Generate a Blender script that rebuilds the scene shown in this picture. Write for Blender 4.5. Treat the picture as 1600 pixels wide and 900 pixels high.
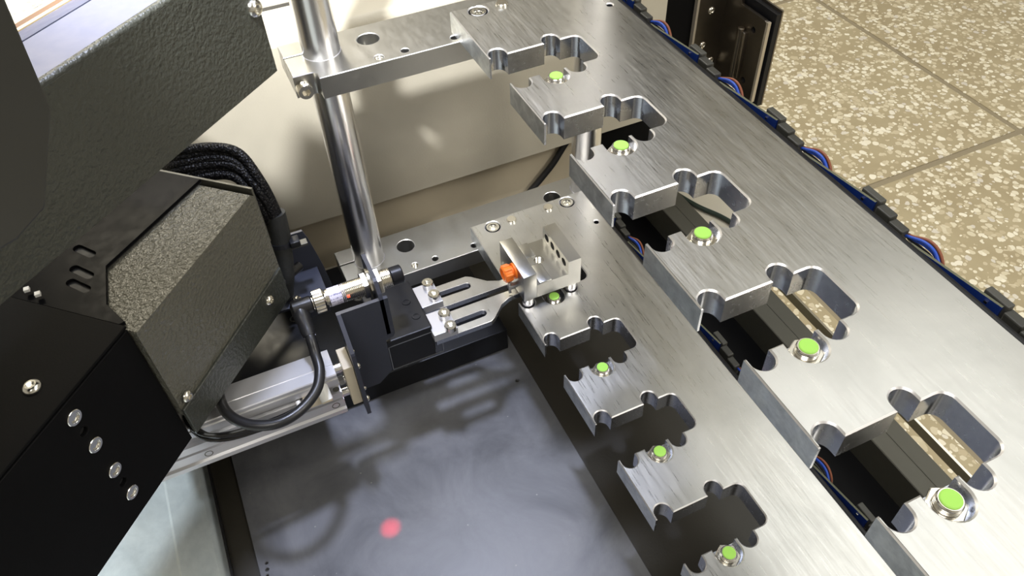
import bpy, bmesh, math, random
from mathutils import Vector, Matrix
random.seed(7)
for o in list(bpy.data.objects): bpy.data.objects.remove(o)
scn = bpy.context.scene
COL = scn.collection
MM = 0.001

# ------------------------------------------------------------------ camera
R = ((0.41759635, 0.90805682, -0.03234354), (0.6550117, -0.3255147, -0.68190898), (-0.6297404, 0.2635773, -0.73072159))
cam = bpy.data.cameras.new('camera')
cam.sensor_width = 36.0
cam.lens = 1236.356 / 1600 * 36.0
cam.clip_start = 0.005
cam.clip_end = 50
camo = bpy.data.objects.new('camera', cam)
COL.objects.link(camo)
camo.matrix_world = Matrix(((R[0][0], -R[1][0], -R[2][0], 0.35332783), (R[0][1], -R[1][1], -R[2][1], -0.12641275),
                            (R[0][2], -R[1][2], -R[2][2], 0.20261401), (0, 0, 0, 1)))
scn.camera = camo

# ------------------------------------------------------------------ world, lights, exposure
w = bpy.data.worlds.new('world'); scn.world = w; w.use_nodes = True
w.node_tree.nodes['Background'].inputs[0].default_value = (0.9, 0.93, 1, 1)
w.node_tree.nodes['Background'].inputs[1].default_value = 0.10
scn.view_settings.view_transform = 'Standard'
scn.view_settings.look = 'None'
scn.view_settings.gamma = 1.0
scn.view_settings.use_curve_mapping = False
scn.view_settings.exposure = 0.05

def area(name, loc, aim, sx, sy, watts, col):
    l = bpy.data.lights.new(name, 'AREA'); l.shape = 'RECTANGLE'; l.size = sx; l.size_y = sy; l.energy = watts; l.color = col
    o = bpy.data.objects.new(name, l); COL.objects.link(o); o.location = loc
    o.rotation_euler = (Vector(aim) - Vector(loc)).to_track_quat('-Z', 'Y').to_euler()
    return o
# unseen ceiling panels of the workshop, with added fills as marked
area('ceiling_or_fill', (0.30, 1.30, 1.82), (0.30, 1.30, 0), 2.0, 1.2, 13, (0.98, 1.0, 0.97))  # broad dim diffuser added for what the plates reflect
area('ceiling_or_fill', (1.75, 1.55, 1.82), (1.0, 1.3, 0), 1.0, 1.2, 52, (1.0, 0.94, 0.84))  # added to light the floor, kept clear of the plate reflections
area('ceiling_or_fill', (-0.75, 0.0, 1.82), (-0.75, 0.0, 0), 0.8, 0.8, 14, (0.84, 0.89, 1.0))
area('ceiling_or_fill', (1.1, -0.9, 1.82), (0.6, -0.3, 0), 1.2, 0.9, 30, (1.0, 0.96, 0.90))
area('ceiling_or_fill', (-2.1, -0.35, 1.82), (-1.5, -0.3, 0), 0.9, 0.7, 46, (1.0, 0.91, 0.72))  # warm fill added to brighten the top of the motor housing
# bench lamp above and to the left of the machine
def spot(name, loc, aim, deg, blend, watts, col, rad):
    l = bpy.data.lights.new(name, 'SPOT'); l.energy = watts; l.color = col; l.spot_size = math.radians(deg); l.spot_blend = blend; l.shadow_soft_size = rad
    o = bpy.data.objects.new(name, l); COL.objects.link(o); o.location = loc
    o.rotation_euler = (Vector(aim) - Vector(loc)).to_track_quat('-Z', 'Y').to_euler()
# shaded bench lamp over the mat
spot('bench_or_fill', (-0.02, 0.0, 0.90), (0.11, -0.115, -0.23), 17, 0.5, 46, (0.70, 0.76, 1.0), 0.045)
# fill spot added to brighten the galvanised sheet at the left deck edge
spot('bench_or_fill', (0.15, -0.75, 0.60), (0.07, -0.255, -0.23), 18, 0.6, 26, (0.84, 0.93, 1.0), 0.03)
# second shaded lamp towards the cabinet front
spot('bench_or_fill', (0.25, -0.25, 0.50), (-0.09, -0.045, -0.08), 22, 0.6, 42, (1.0, 0.99, 0.97), 0.02)
# red pointing beam of the machine
l = bpy.data.lights.new('pointing_beam', 'SPOT'); l.energy = 34; l.color = (1, 0.0, 0.03); l.spot_size = math.radians(2.1); l.spot_blend = 1.0
l.shadow_soft_size = 0.001
o = bpy.data.objects.new('pointing_beam', l); COL.objects.link(o); o.location = (0.205, -0.19, 0.16)
o.rotation_euler = (Vector((0.1225, -0.1145, -0.232)) - o.location).to_track_quat('-Z', 'Y').to_euler()

# ------------------------------------------------------------------ materials
def nt(name):
    m = bpy.data.materials.new(name); m.use_nodes = True
    t = m.node_tree; b = t.nodes['Principled BSDF']
    return m, t, b
def node(t, kind, **kw):
    n = t.nodes.new(kind)
    for k, v in kw.items(): setattr(n, k, v)
    return n
def coords(t, scale=(1, 1, 1), rot=(0, 0, 0)):
    g = node(t, 'ShaderNodeNewGeometry'); mp = node(t, 'ShaderNodeMapping')
    mp.inputs['Scale'].default_value = scale; mp.inputs['Rotation'].default_value = rot
    t.links.new(g.outputs['Position'], mp.inputs['Vector'])
    return mp.outputs['Vector']
def noise(t, vec, scale, detail=3, rough=0.55, dist=0.0):
    n = node(t, 'ShaderNodeTexNoise'); n.inputs['Scale'].default_value = scale; n.inputs['Detail'].default_value = detail
    n.inputs['Roughness'].default_value = rough; n.inputs['Distortion'].default_value = dist
    t.links.new(vec, n.inputs['Vector'])
    return n.outputs[0]
def ramp(t, fac, stops):
    r = node(t, 'ShaderNodeValToRGB')
    el = r.color_ramp.elements
    while len(el) < len(stops): el.new(0.5)
    for e, (p, c) in zip(el, stops):
        e.position = p; e.color = c if len(c) == 4 else (*c, 1)
    t.links.new(fac, r.inputs[0])
    return r.outputs[0]
def mrange(t, fac, a, b, c, d):
    n = node(t, 'ShaderNodeMapRange')
    for i, v in zip((1, 2, 3, 4), (a, b, c, d)): n.inputs[i].default_value = v
    t.links.new(fac, n.inputs[0]); return n.outputs[0]
def bump(t, b, h, strength, dist):
    n = node(t, 'ShaderNodeBump'); n.inputs['Strength'].default_value = strength; n.inputs['Distance'].default_value = dist
    t.links.new(h, n.inputs['Height']); t.links.new(n.outputs[0], b.inputs['Normal'])
def mixc(t, fac, a, b, mode='MIX'):
    n = node(t, 'ShaderNodeMix', data_type='RGBA', blend_type=mode)
    for k, v in ((0, fac), (6, a), (7, b)):
        if hasattr(v, 'is_output'): t.links.new(v, n.inputs[k])
        elif k == 0: n.inputs[k].default_value = v
        else: n.inputs[k].default_value = (*v, 1)
    return n.outputs[2]
def plain(name, col, rough=0.5, metal=0.0, spec=0.5, coat=0.0):
    m, t, b = nt(name)
    b.inputs['Base Color'].default_value = (*col, 1); b.inputs['Roughness'].default_value = rough
    b.inputs['Metallic'].default_value = metal; b.inputs['Specular IOR Level'].default_value = spec
    b.inputs['Coat Weight'].default_value = coat
    v = coords(t)
    if metal > 0.9: return m
    n = noise(t, v, 180, 2)
    t.links.new(mrange(t, n, 0.3, 0.7, max(0.02, rough - 0.05), min(1, rough + 0.06)), b.inputs['Roughness'])
    return m
def brushed(name, lo, hi, rough, streak=0.10, scale=900, stretch=0.07, bumpd=0.00002, mott=25, bs=0.35):
    m, t, b = nt(name); b.inputs['Metallic'].default_value = 1
    v = coords(t, (stretch, 1, 1), (0, 0, 0.12)); s = noise(t, v, scale, 4, 0.6)
    v2 = coords(t); c = noise(t, v2, mott, 5, 0.62, 0.4); c2 = noise(t, v, 240, 4, 0.7)
    col = ramp(t, c, ((0.28, lo), (0.66, hi)))
    col = mixc(t, 0.18, col, ramp(t, s, ((0.3, lo), (0.7, hi))))
    t.links.new(col, b.inputs['Base Color'])
    a = node(t, 'ShaderNodeMath', operation='ADD'); t.links.new(mrange(t, s, 0.25, 0.75, rough - streak, rough + streak), a.inputs[0])
    t.links.new(mrange(t, c2, 0.3, 0.75, -0.02, 0.05), a.inputs[1]); t.links.new(a.outputs[0], b.inputs['Roughness'])
    if bs: bump(t, b, s, bs, bumpd)
    return m
def pebbled(name, col, rough, scale=520, strength=0.6, dist=0.0004, metal=0.0, coat=0.0, spec=0.5):
    m, t, b = nt(name)
    v = coords(t); n = noise(t, v, scale, 2, 0.5); b.inputs['Specular IOR Level'].default_value = spec
    b.inputs['Base Color'].default_value = (*col, 1); b.inputs['Roughness'].default_value = rough; b.inputs['Metallic'].default_value = metal
    b.inputs['Coat Weight'].default_value = coat
    big = noise(t, v, 14, 3)
    t.links.new(mixc(t, mrange(t, big, 0.3, 0.7, 0, 1), tuple(c * 0.9 for c in col), tuple(min(1, c * 1.1) for c in col)), b.inputs['Base Color'])
    bump(t, b, n, strength, dist)
    return m
M_ALU = brushed('brushed_aluminium', (0.55, 0.55, 0.535), (0.70, 0.695, 0.675), 0.31, 0.07, 1500, 0.05, 0, 22, 0)
M_WALLS = brushed('milled_aluminium_edge', (0.47, 0.49, 0.54), (0.56, 0.58, 0.64), 0.24, 0.02, 500, 1.0, 0, 40, 0)
M_FRONT = brushed('sawn_aluminium_front', (0.42, 0.44, 0.46), (0.80, 0.83, 0.84), 0.40, 0.12, 700, 0.35, 0.00006, 130)
M_CHAMF = plain('chamfer_highlight', (0.95, 0.95, 0.99), 0.38, 1.0)  # near-white base paints in the highlight along cut edges
M_STEEL = brushed('ground_steel', (0.42, 0.42, 0.41), (0.52, 0.52, 0.51), 0.31, 0.03, 1400, 0.3, 0, 12, 0)
M_CHROME = plain('hard_chrome', (0.88, 0.88, 0.90), 0.24, 1.0)
M_NICKEL = plain('nickel_plating', (0.82, 0.79, 0.72), 0.2, 1.0)
M_SCREW = plain('stainless_screw', (0.80, 0.79, 0.75), 0.18, 1.0)
M_HOLE = plain('bore_shade', (0.015, 0.015, 0.016), 0.6)  # near-black colour stands in for shade inside holes and slots
M_GREEN = plain('green_sensing_face', (0.36, 0.70, 0.13), 0.5, 0, 0.2)
M_BLACK = pebbled('black_powder_coat', (0.006, 0.006, 0.0065), 0.55, 1400, 0.25, 0.0001, spec=0.05)
M_BLACKS = plain('black_anodised', (0.010, 0.0105, 0.013), 0.36, 0, 0.3)
M_GLOSSB = plain('glossy_black_sheet', (0.006, 0.006, 0.007), 0.25, 0, 0.02)
M_BRACKET = pebbled('blue_black_powder_coat', (0.034, 0.038, 0.056), 0.42, 1600, 0.15, 0.0001)
M_GREY = pebbled('textured_grey_paint', (0.11, 0.108, 0.088), 0.34, 560, 1.0, 0.0011)
M_GREYD = pebbled('textured_dark_grey_paint', (0.042, 0.045, 0.038), 0.38, 560, 0.8, 0.0008)
M_COVER = pebbled('smooth_dark_grey_cover', (0.030, 0.031, 0.029), 0.42, 300, 0.08, 0.0002)
M_TOPBLUE = plain('slate_top_sheet', (0.11, 0.12, 0.18), 0.4)
M_CREAM = pebbled('cream_powder_coat', (0.58, 0.545, 0.455), 0.45, 700, 0.22, 0.0003)
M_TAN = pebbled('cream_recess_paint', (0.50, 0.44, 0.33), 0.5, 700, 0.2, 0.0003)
M_RUBBER = plain('black_rubber', (0.012, 0.012, 0.013), 0.34)
M_CABLEG = plain('glossy_black_tube', (0.010, 0.010, 0.011), 0.15)
M_ORANGE = plain('orange_plastic', (0.90, 0.20, 0.02), 0.38)
M_WHITEP = plain('white_plastic', (0.80, 0.80, 0.78), 0.4)
M_IVORY = plain('ivory_plastic', (0.62, 0.55, 0.42), 0.5)
M_PCB = plain('blue_solder_mask', (0.008, 0.030, 0.19), 0.35)
M_FR4 = plain('board_edge', (0.11, 0.115, 0.075), 0.6)
M_CONN = plain('dark_connector', (0.040, 0.040, 0.036), 0.5)
M_CONNG = plain('grey_connector', (0.060, 0.060, 0.054), 0.5)
M_WBLUE = plain('blue_wire', (0.025, 0.085, 0.50), 0.4)
M_WBROWN = plain('brown_wire', (0.24, 0.075, 0.035), 0.45)
M_WBLACK = plain('black_wire', (0.012, 0.012, 0.014), 0.4)
M_WWHITE = plain('pale_wire', (0.45, 0.46, 0.38), 0.45)
M_BEIGE = plain('beige_plate', (0.60, 0.53, 0.40), 0.5)
M_HINGE = brushed('brown_bronze_hinge', (0.20, 0.175, 0.145), (0.28, 0.25, 0.21), 0.32, 0.03, 900, 0.4, 0, 14, 0)
M_HEDGE = plain('bright_hinge_edge', (0.62, 0.56, 0.46), 0.4, 0.6)
M_TAPE = pebbled('black_cloth_tape', (0.011, 0.012, 0.0115), 0.6, 900, 0.5, 0.0003)
M_LED = bpy.data.materials.new('red_indicator'); M_LED.use_nodes = True
_b = M_LED.node_tree.nodes['Principled BSDF']; _b.inputs['Base Color'].default_value = (0.9, 0.1, 0.05, 1)
_b.inputs['Emission Color'].default_value = (1, 0.12, 0.06, 1); _b.inputs['Emission Strength'].default_value = 1.2

# silver cylinder profile, blasted
M_PROFILE = pebbled('blasted_silver', (0.60, 0.60, 0.63), 0.32, 2200, 0.25, 0.00006, 0.55)
# braided sleeve
M_BRAID, t, b = nt('braided_sleeve')
v = coords(t)
wv = node(t, 'ShaderNodeTexVoronoi'); wv.inputs['Scale'].default_value = 900; t.links.new(v, wv.inputs['Vector'])
t.links.new(ramp(t, wv.outputs['Distance'], ((0.0, (0.03, 0.03, 0.03)), (0.5, (0.003, 0.003, 0.004)))), b.inputs['Base Color'])
b.inputs['Roughness'].default_value = 0.4; b.inputs['Specular IOR Level'].default_value = 0.22
bump(t, b, wv.outputs['Distance'], 0.9, 0.0006)
# terrazzo
M_TERR, t, b = nt('terrazzo')
v = coords(t)
dn = node(t, 'ShaderNodeTexNoise'); dn.inputs['Scale'].default_value = 60; t.links.new(v, dn.inputs['Vector'])
vv = mixc(t, 0.012, v, dn.outputs[1], 'ADD')
vo = node(t, 'ShaderNodeTexVoronoi'); vo.inputs['Scale'].default_value = 98; t.links.new(vv, vo.inputs['Vector'])
sep = node(t, 'ShaderNodeSeparateColor'); t.links.new(vo.outputs['Color'], sep.inputs[0])
thr = node(t, 'ShaderNodeMath', operation='MULTIPLY_ADD'); t.links.new(sep.outputs[0], thr.inputs[0]); thr.inputs[1].default_value = 0.50; thr.inputs[2].default_value = 0.20
le = node(t, 'ShaderNodeMath', operation='LESS_THAN'); t.links.new(vo.outputs['Distance'], le.inputs[0]); t.links.new(thr.outputs[0], le.inputs[1])
mat_c = ramp(t, noise(t, v, 9, 4), ((0.3, (0.36, 0.30, 0.19)), (0.7, (0.44, 0.38, 0.25))))
chip = ramp(t, sep.outputs[1], ((0.0, (0.50, 0.43, 0.29)), (0.45, (0.66, 0.60, 0.45)), (0.85, (0.84, 0.80, 0.67)), (1, (0.60, 0.56, 0.50))))
t.links.new(mixc(t, le.outputs[0], mat_c, chip), b.inputs['Base Color']); b.inputs['Roughness'].default_value = 0.42
M_GROUT = plain('grout', (0.27, 0.23, 0.155), 0.8)
# work mat, worn
M_MAT, t, b = nt('worn_grey_mat')
v = coords(t); n1 = noise(t, v, 22, 6, 0.65, 0.5); n2 = noise(t, v, 260, 4, 0.7)
c = ramp(t, n1, ((0.3, (0.070, 0.072, 0.080)), (0.7, (0.150, 0.153, 0.162))))
vs = node(t, 'ShaderNodeTexVoronoi'); vs.inputs['Scale'].default_value = 90; t.links.new(v, vs.inputs['Vector'])
speck = node(t, 'ShaderNodeMath', operation='LESS_THAN'); t.links.new(vs.outputs['Distance'], speck.inputs[0]); speck.inputs[1].default_value = 0.045
t.links.new(mixc(t, speck.outputs[0], c, (0.22, 0.22, 0.21)), b.inputs['Base Color'])
t.links.new(mrange(t, n1, 0.3, 0.7, 0.30, 0.48), b.inputs['Roughness']); bump(t, b, n2, 0.25, 0.0001)
# galvanised sheet
M_GALV = brushed('galvanised_sheet', (0.56, 0.63, 0.66), (0.80, 0.87, 0.89), 0.42, 0.08, 300, 0.5, 0.00004, 40)
M_GALV.node_tree.nodes['Principled BSDF'].inputs['Metallic'].default_value = 0.35
M_DECK = pebbled('black_deck_paint', (0.030, 0.027, 0.021), 0.36, 900, 0.25, 0.0002)
M_LEDGE = plain('grey_steel_ledge', (0.085, 0.083, 0.068), 0.45, 0.2)
M_PLY = plain('plywood_pale', (0.72, 0.56, 0.34), 0.6)
M_PLYD = plain('plywood_dark', (0.16, 0.09, 0.05), 0.6)
M_FOIL = brushed('crumpled_foil', (0.35, 0.37, 0.40), (0.75, 0.77, 0.80), 0.35, 0.1, 60, 1.0, 0.002, 60)
M_WALL = plain('wall_paint', (0.48, 0.47, 0.44), 0.8)
M_CEIL = plain('ceiling_paint', (0.72, 0.72, 0.70), 0.9)
M_LABEL, t, b = nt('printed_label')
v = coords(t, (1, 1, 1))
wt = node(t, 'ShaderNodeTexWave'); wt.wave_type = 'BANDS'; wt.bands_direction = 'Z'; wt.inputs['Scale'].default_value = 190; t.links.new(v, wt.inputs['Vector'])
n1 = noise(t, coords(t, (1, 1, 0.2)), 1500, 1)
mul = node(t, 'ShaderNodeMath', operation='MULTIPLY'); t.links.new(wt.outputs[1], mul.inputs[0]); t.links.new(n1, mul.inputs[1])
t.links.new(ramp(t, mul.outputs[0], ((0.40, (0.66, 0.64, 0.78)), (0.5, (0.22, 0.21, 0.34)))), b.inputs['Base Color']); b.inputs['Roughness'].default_value = 0.4

# ------------------------------------------------------------------ mesh helpers (millimetres)
def tag(o, label=None, cat=None, group=None, kind=None):
    if label: o['label'] = label
    if cat: o['category'] = cat
    if group: o['group'] = group
    if kind: o['kind'] = kind
    return o
def thing(name, label, cat, loc=(0, 0, 0), group=None):
    o = bpy.data.objects.new(name, None); COL.objects.link(o); o.location = (Vector(loc) * PLACE[0] + PLACE[1]) * MM; o.empty_display_size = 0.01
    return tag(o, label, cat, group)
PLACE = [1.0, Vector((0, 0, 0))]   # drawing size and position of the sub-assembly being built, in mm
def obj(name, bm, mats, parent=None, smooth=32, recalc=True):
    if recalc: bmesh.ops.recalc_face_normals(bm, faces=bm.faces[:])
    me = bpy.data.meshes.new(name)
    bm.to_mesh(me); bm.free()
    me.transform(Matrix.Translation(PLACE[1]) @ Matrix.Scale(PLACE[0], 4))
    off = Vector((0, 0, 0))
    if parent is not None:
        p = parent
        while p is not None: off = off + p.location; p = p.parent
    me.transform(Matrix.Translation(-off) @ Matrix.Scale(MM, 4))
    for m in (mats if isinstance(mats, (list, tuple)) else [mats]): me.materials.append(m)
    if smooth:
        for p in me.polygons: p.use_smooth = True
        me.set_sharp_from_angle(angle=math.radians(smooth))
    o = bpy.data.objects.new(name, me); COL.objects.link(o)
    if parent is not None: o.parent = parent
    return o
def part_copy(src, parent, delta):
    c = src.copy(); COL.objects.link(c); c.parent = parent; c.location = src.location + Vector(delta) * MM
    for ch in src.children:
        k = ch.copy(); COL.objects.link(k); k.parent = c
    return c
def copy_tree(o, parent=None):
    c = o.copy(); COL.objects.link(c)
    if parent is not None: c.parent = parent
    for ch in list(o.children): copy_tree(ch, c)
    return c
NB = bmesh.new
def box(bm, x0, x1, y0, y1, z0, z1, bev=0.0, mi=0, mat=None):
    r = bmesh.ops.create_cube(bm, size=1.0)
    vs = r['verts']
    for v in vs: v.co = Vector(((x0 + x1) / 2 + v.co.x * (x1 - x0), (y0 + y1) / 2 + v.co.y * (y1 - y0), (z0 + z1) / 2 + v.co.z * (z1 - z0)))
    fs = set(f for v in vs for f in v.link_faces)
    for f in fs: f.material_index = mi
    if bev:
        es = list(set(e for v in vs for e in v.link_edges))
        g = bmesh.ops.bevel(bm, geom=es, offset=bev, segments=2, profile=0.5, affect='EDGES', material=-1)
        vs = list(set(v for f in g['faces'] for v in f.verts) | set(v for v in vs if v.is_valid))
    if mat is not None: bmesh.ops.transform(bm, matrix=mat, verts=[v for v in vs if v.is_valid])
    return bm
def loft(bm, loops, cap0=True, cap1=True, closed=True, mi=0):
    L = [[bm.verts.new(p) for p in lp] for lp in loops]
    n = len(L[0])
    for a, b_ in zip(L, L[1:]):
        for i in range(n if closed else n - 1):
            j = (i + 1) % n
            f = bm.faces.new((a[i], a[j], b_[j], b_[i])); f.material_index = mi
    if cap0: bm.faces.new(L[0][::-1]).material_index = mi
    if cap1: bm.faces.new(L[-1]).material_index = mi
    return L
def frame(axis):
    a = Vector(axis).normalized()
    u = a.orthogonal().normalized() if abs(a.z) < 0.99 else Vector((1, 0, 0))
    if abs(a.z) >= 0.99 and a.z < 0: u = Vector((1, 0, 0))
    v = a.cross(u)
    return u, v, a
def lathe(bm, pos, axis, prof, n=24, cap0=True, cap1=True, mi=0):
    """prof: list of (radius, height along axis)"""
    u, v, a = frame(axis); p = Vector(pos)
    loops = [[p + a * h + (u * math.cos(2 * math.pi * i / n) + v * math.sin(2 * math.pi * i / n)) * r for i in range(n)] for r, h in prof]
    return loft(bm, loops, cap0, cap1, True, mi)
def cyl(bm, p0, p1, r, n=24, ch=0.0, mi=0):
    p0, p1 = Vector(p0), Vector(p1); L = (p1 - p0).length
    pr = [(r, 0), (r, L)] if not ch else [(r - ch, 0), (r, ch), (r, L - ch), (r - ch, L)]
    lathe(bm, p0, p1 - p0, pr, n, mi=mi)
def hexloop(p, u, v, a, h, r, n=24, twist=0.3):
    out = []
    for i in range(n):
        t_ = 2 * math.pi * i / n + twist
        k = ((t_) % (math.pi / 3)) - math.pi / 6
        rr = r * math.cos(math.pi / 6) / math.cos(k)
        out.append(p + a * h + (u * math.cos(t_) + v * math.sin(t_)) * rr)
    return out
def circ(p, u, v, a, h, r, n=24, twist=0.3):
    return [p + a * h + (u * math.cos(2 * math.pi * i / n + twist) + v * math.sin(2 * math.pi * i / n + twist)) * r for i in range(n)]
def screw(bm, pos, axis, r, h, kind='cap', hexr=None, n=24):
    """head seated at pos, rising h along axis"""
    u, v, a = frame(axis); p = Vector(pos); hexr = hexr or r * 0.52
    if kind == 'cap': outer = [(r, 0), (r, h * 0.86), (r * 0.9, h)]
    elif kind == 'button': outer = [(r, 0), (r * 0.98, h * 0.25), (r * 0.86, h * 0.62), (r * 0.66, h * 0.9), (r * 0.58, h)]
    else: outer = [(r, 0), (r, h * 0.7), (r * 0.93, h), (r * 0.66, h)]
    loops = [circ(p, u, v, a, hh, rr, n) for rr, hh in outer]
    if kind == 'flush': loops.append(circ(p, u, v, a, h * 0.75, r * 0.62, n))
    top = h * (0.75 if kind == 'flush' else 1.0)
    loops.append(hexloop(p, u, v, a, top, hexr, n)); loops.append(hexloop(p, u, v, a, top - min(h * 0.6, hexr * 1.1), hexr * 0.97, n))
    loft(bm, loops)
    return bm
def nut(bm, pos, axis, r, h, rin, n=24, mi=0):
    u, v, a = frame(axis); p = Vector(pos)
    loft(bm, [hexloop(p, u, v, a, 0, r, n), hexloop(p, u, v, a, h * 0.85, r, n), hexloop(p, u, v, a, h, r * 0.94, n), circ(p, u, v, a, h, rin, n)], True, True, True, mi)
def thread(bm, pos, axis, r, h, pitch=1.0, n=24, depth=0.5, mi=0, capchamfer=0.4):
    prof = [(r - depth, 0)]; k = max(1, int(h / pitch))
    for i in range(k):
        prof += [(r, (i + 0.35) * h / k), (r, (i + 0.6) * h / k), (r - depth, (i + 0.95) * h / k)]
    lathe(bm, pos, axis, prof, n, mi=mi)
def offset_loop(pts, d):
    """shift a closed 2D loop to its left by d (inwards for an anticlockwise outline)"""
    n = len(pts); out = []
    for i in range(n):
        a, b_, c = pts[i - 1], pts[i], pts[(i + 1) % n]
        e1 = (b_[0] - a[0], b_[1] - a[1]); e2 = (c[0] - b_[0], c[1] - b_[1])
        l1 = math.hypot(*e1) or 1; l2 = math.hypot(*e2) or 1
        n1 = (-e1[1] / l1, e1[0] / l1); n2 = (-e2[1] / l2, e2[0] / l2)
        k = 1 + n1[0] * n2[0] + n1[1] * n2[1]
        k = max(k, 0.4)
        out.append((b_[0] + d * (n1[0] + n2[0]) / k, b_[1] + d * (n1[1] + n2[1]) / k))
    return out
def circle2(cx, cy, r, n=20): return [(cx + r * math.cos(-2 * math.pi * i / n), cy + r * math.sin(-2 * math.pi * i / n)) for i in range(n)]
def slab(bm, outer, holes, z0, z1, ch=0.0, mi=(0, 1, 2), T=None):
    """flat part with outline `outer` (anticlockwise) and `holes` (clockwise) between z0 and z1; T maps (a, b, c) to xyz"""
    T = T or (lambda a, b_, c: (a, b_, c))
    tops, bots = [], []
    for lp in [outer] + list(holes):
        n = len(lp)
        bl = [bm.verts.new(T(p[0], p[1], z0)) for p in lp]
        ml = [bm.verts.new(T(p[0], p[1], z1 - ch)) for p in lp]
        for i in range(n):
            j = (i + 1) % n
            bm.faces.new((bl[i], bl[j], ml[j], ml[i])).material_index = mi[1]
        if ch:
            ol = offset_loop(lp, ch)
            tl = [bm.verts.new(T(p[0], p[1], z1)) for p in ol]
            for i in range(n):
                j = (i + 1) % n
                bm.faces.new((ml[i], ml[j], tl[j], tl[i])).material_index = mi[2]
        else: tl = ml
        tops.append(tl); bots.append(bl)
    for grp in (tops, bots):
        es = []
        for lp in grp:
            for i in range(len(lp)):
                e = bm.edges.get((lp[i], lp[(i + 1) % len(lp)]))
                es.append(e or bm.edges.new((lp[i], lp[(i + 1) % len(lp)])))
        g = bmesh.ops.triangle_fill(bm, use_beauty=True, use_dissolve=False, edges=es)
        for f in g['geom']:
            if isinstance(f, bmesh.types.BMFace): f.material_index = mi[0]
    return bm
def spline(pts, seg=8):
    P = [Vector(p) for p in pts]; out = []
    for i in range(len(P) - 1):
        a, b_, c, d = P[max(i - 1, 0)], P[i], P[i + 1], P[min(i + 2, len(P) - 1)]
        for k in range(seg):
            t_ = k / seg
            out.append(0.5 * ((2 * b_) + (c - a) * t_ + (2 * a - 5 * b_ + 4 * c - d) * t_ * t_ + (3 * b_ - a - 3 * c + d) * t_ ** 3))
    out.append(P[-1]); return out
def tube(bm, pts, r, n=10, seg=8, smooth=True, mi=0):
    P = spline(pts, seg) if smooth else [Vector(p) for p in pts]
    rr = r if callable(r) else (lambda s: r)
    t0 = (P[1] - P[0]).normalized(); u = t0.orthogonal().normalized(); loops = []
    for i, p in enumerate(P):
        t_ = (P[min(i + 1, len(P) - 1)] - P[max(i - 1, 0)]).normalized()
        u = (u - t_ * u.dot(t_)).normalized(); v = t_.cross(u); q = rr(i / (len(P) - 1))
        loops.append([p + (u * math.cos(2 * math.pi * k / n) + v * math.sin(2 * math.pi * k / n)) * q for k in range(n)])
    loft(bm, loops, mi=mi)
    return bm
def arc(cx, cy, r, a0, a1, n):
    return [(cx + r * math.cos(math.radians(a0 + (a1 - a0) * i / n)), cy + r * math.sin(math.radians(a0 + (a1 - a0) * i / n))) for i in range(n + 1)]

# ------------------------------------------------------------------ the setting
def structure(o, label=None): o['kind'] = 'structure'; return o
FZ = -700
bm = NB(); box(bm, -2600, 2600, -2200, 3200, FZ - 40, FZ - 2)
floor = structure(obj('floor', bm, M_GROUT, None, 0))
YA, XB, TS = 1209.0, -366.0, 600.0
first = None
for i in range(-3, 3):
    for j in range(-3, 2):
        x0, y0 = XB + i * TS, YA + j * TS
        if first is None:
            bm = NB(); box(bm, 6, TS - 6, 6, TS - 6, FZ - 2.5, FZ, 1.2)
            first = obj('tile', bm, M_TERR, floor, 0); first.location = (x0 * MM, y0 * MM, 0)
        else:
            c = first.copy(); COL.objects.link(c); c.location = (x0 * MM, y0 * MM, 0)
bm = NB(); box(bm, -2600, 2600, -2200, 3200, 1900, 1940); structure(obj('ceiling', bm, M_CEIL, None, 0))
for nm, b_ in (('wall_back', (-2640, -2600, -2200, 3200)), ('wall_front', (2600, 2640, -2200, 3200)),
               ('wall_right', (-2600, 2600, 3200, 3240)), ('wall_left', (-2600, 2600, -2240, -2200))):
    bm = NB(); box(bm, *b_, FZ, 1900); structure(obj(nm, bm, M_WALL, None, 0))

# ------------------------------------------------------------------ slotted carrier plates
PITCH, TW = 60.0, 36.3
def slot_half(side):
    """points of one slot wall going inwards from the mouth: (depth into tooth, v)"""
    pts = [(0, 0.9)] + [(-2.4 - 4.4 * math.sin(math.radians(a)), 5.3 - 4.4 * math.cos(math.radians(a))) for a in range(0, 181, 15)] + [(0, 9.75)]
    if side == 'low':
        a0 = math.degrees(math.asin(6.2 / 6.7))
        pts += [(0, 15.5)] + [(-4.4 - 6.8 * math.sin(math.radians(a)), 21.8 - 6.5 * math.cos(math.radians(a))) for a in range(0, 181, 12)] + [(0, 28.1)]
    pts += [(0, 29.65)] + [(-2.4 - 4.35 * math.sin(math.radians(a)), 34.05 - 4.35 * math.cos(math.radians(a))) for a in range(0, 181, 15)] + [(0, 38.4)]
    return pts
def plate_outline(nslots, pocket):
    X0, XE, W = -15.4, nslots * PITCH + TW, 83.5
    pts = [(X0, 0)]
    for n in range(nslots):
        u0 = n * PITCH
        up = [(u0 + TW + d, v) for d, v in slot_half('up')]
        pts += [(u0 + TW - 0.05, 0)] + up + arc(u0 + TW + 4.2, 44.1, 4.2, 180, 90, 5)
        lo = [(u0 + PITCH - d, v) for d, v in slot_half('low' if pocket else 'up')]
        pts += arc(u0 + PITCH - 4.2, 44.1, 4.2, 90, 0, 5) + lo[::-1] + [(u0 + PITCH + 0.05, 0)]
    pts += [(XE, 0), (XE, W), (X0, W)]
    return pts
NS = 7
CBORE = [(-9, 13.5), (-9, 68.7)]
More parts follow.
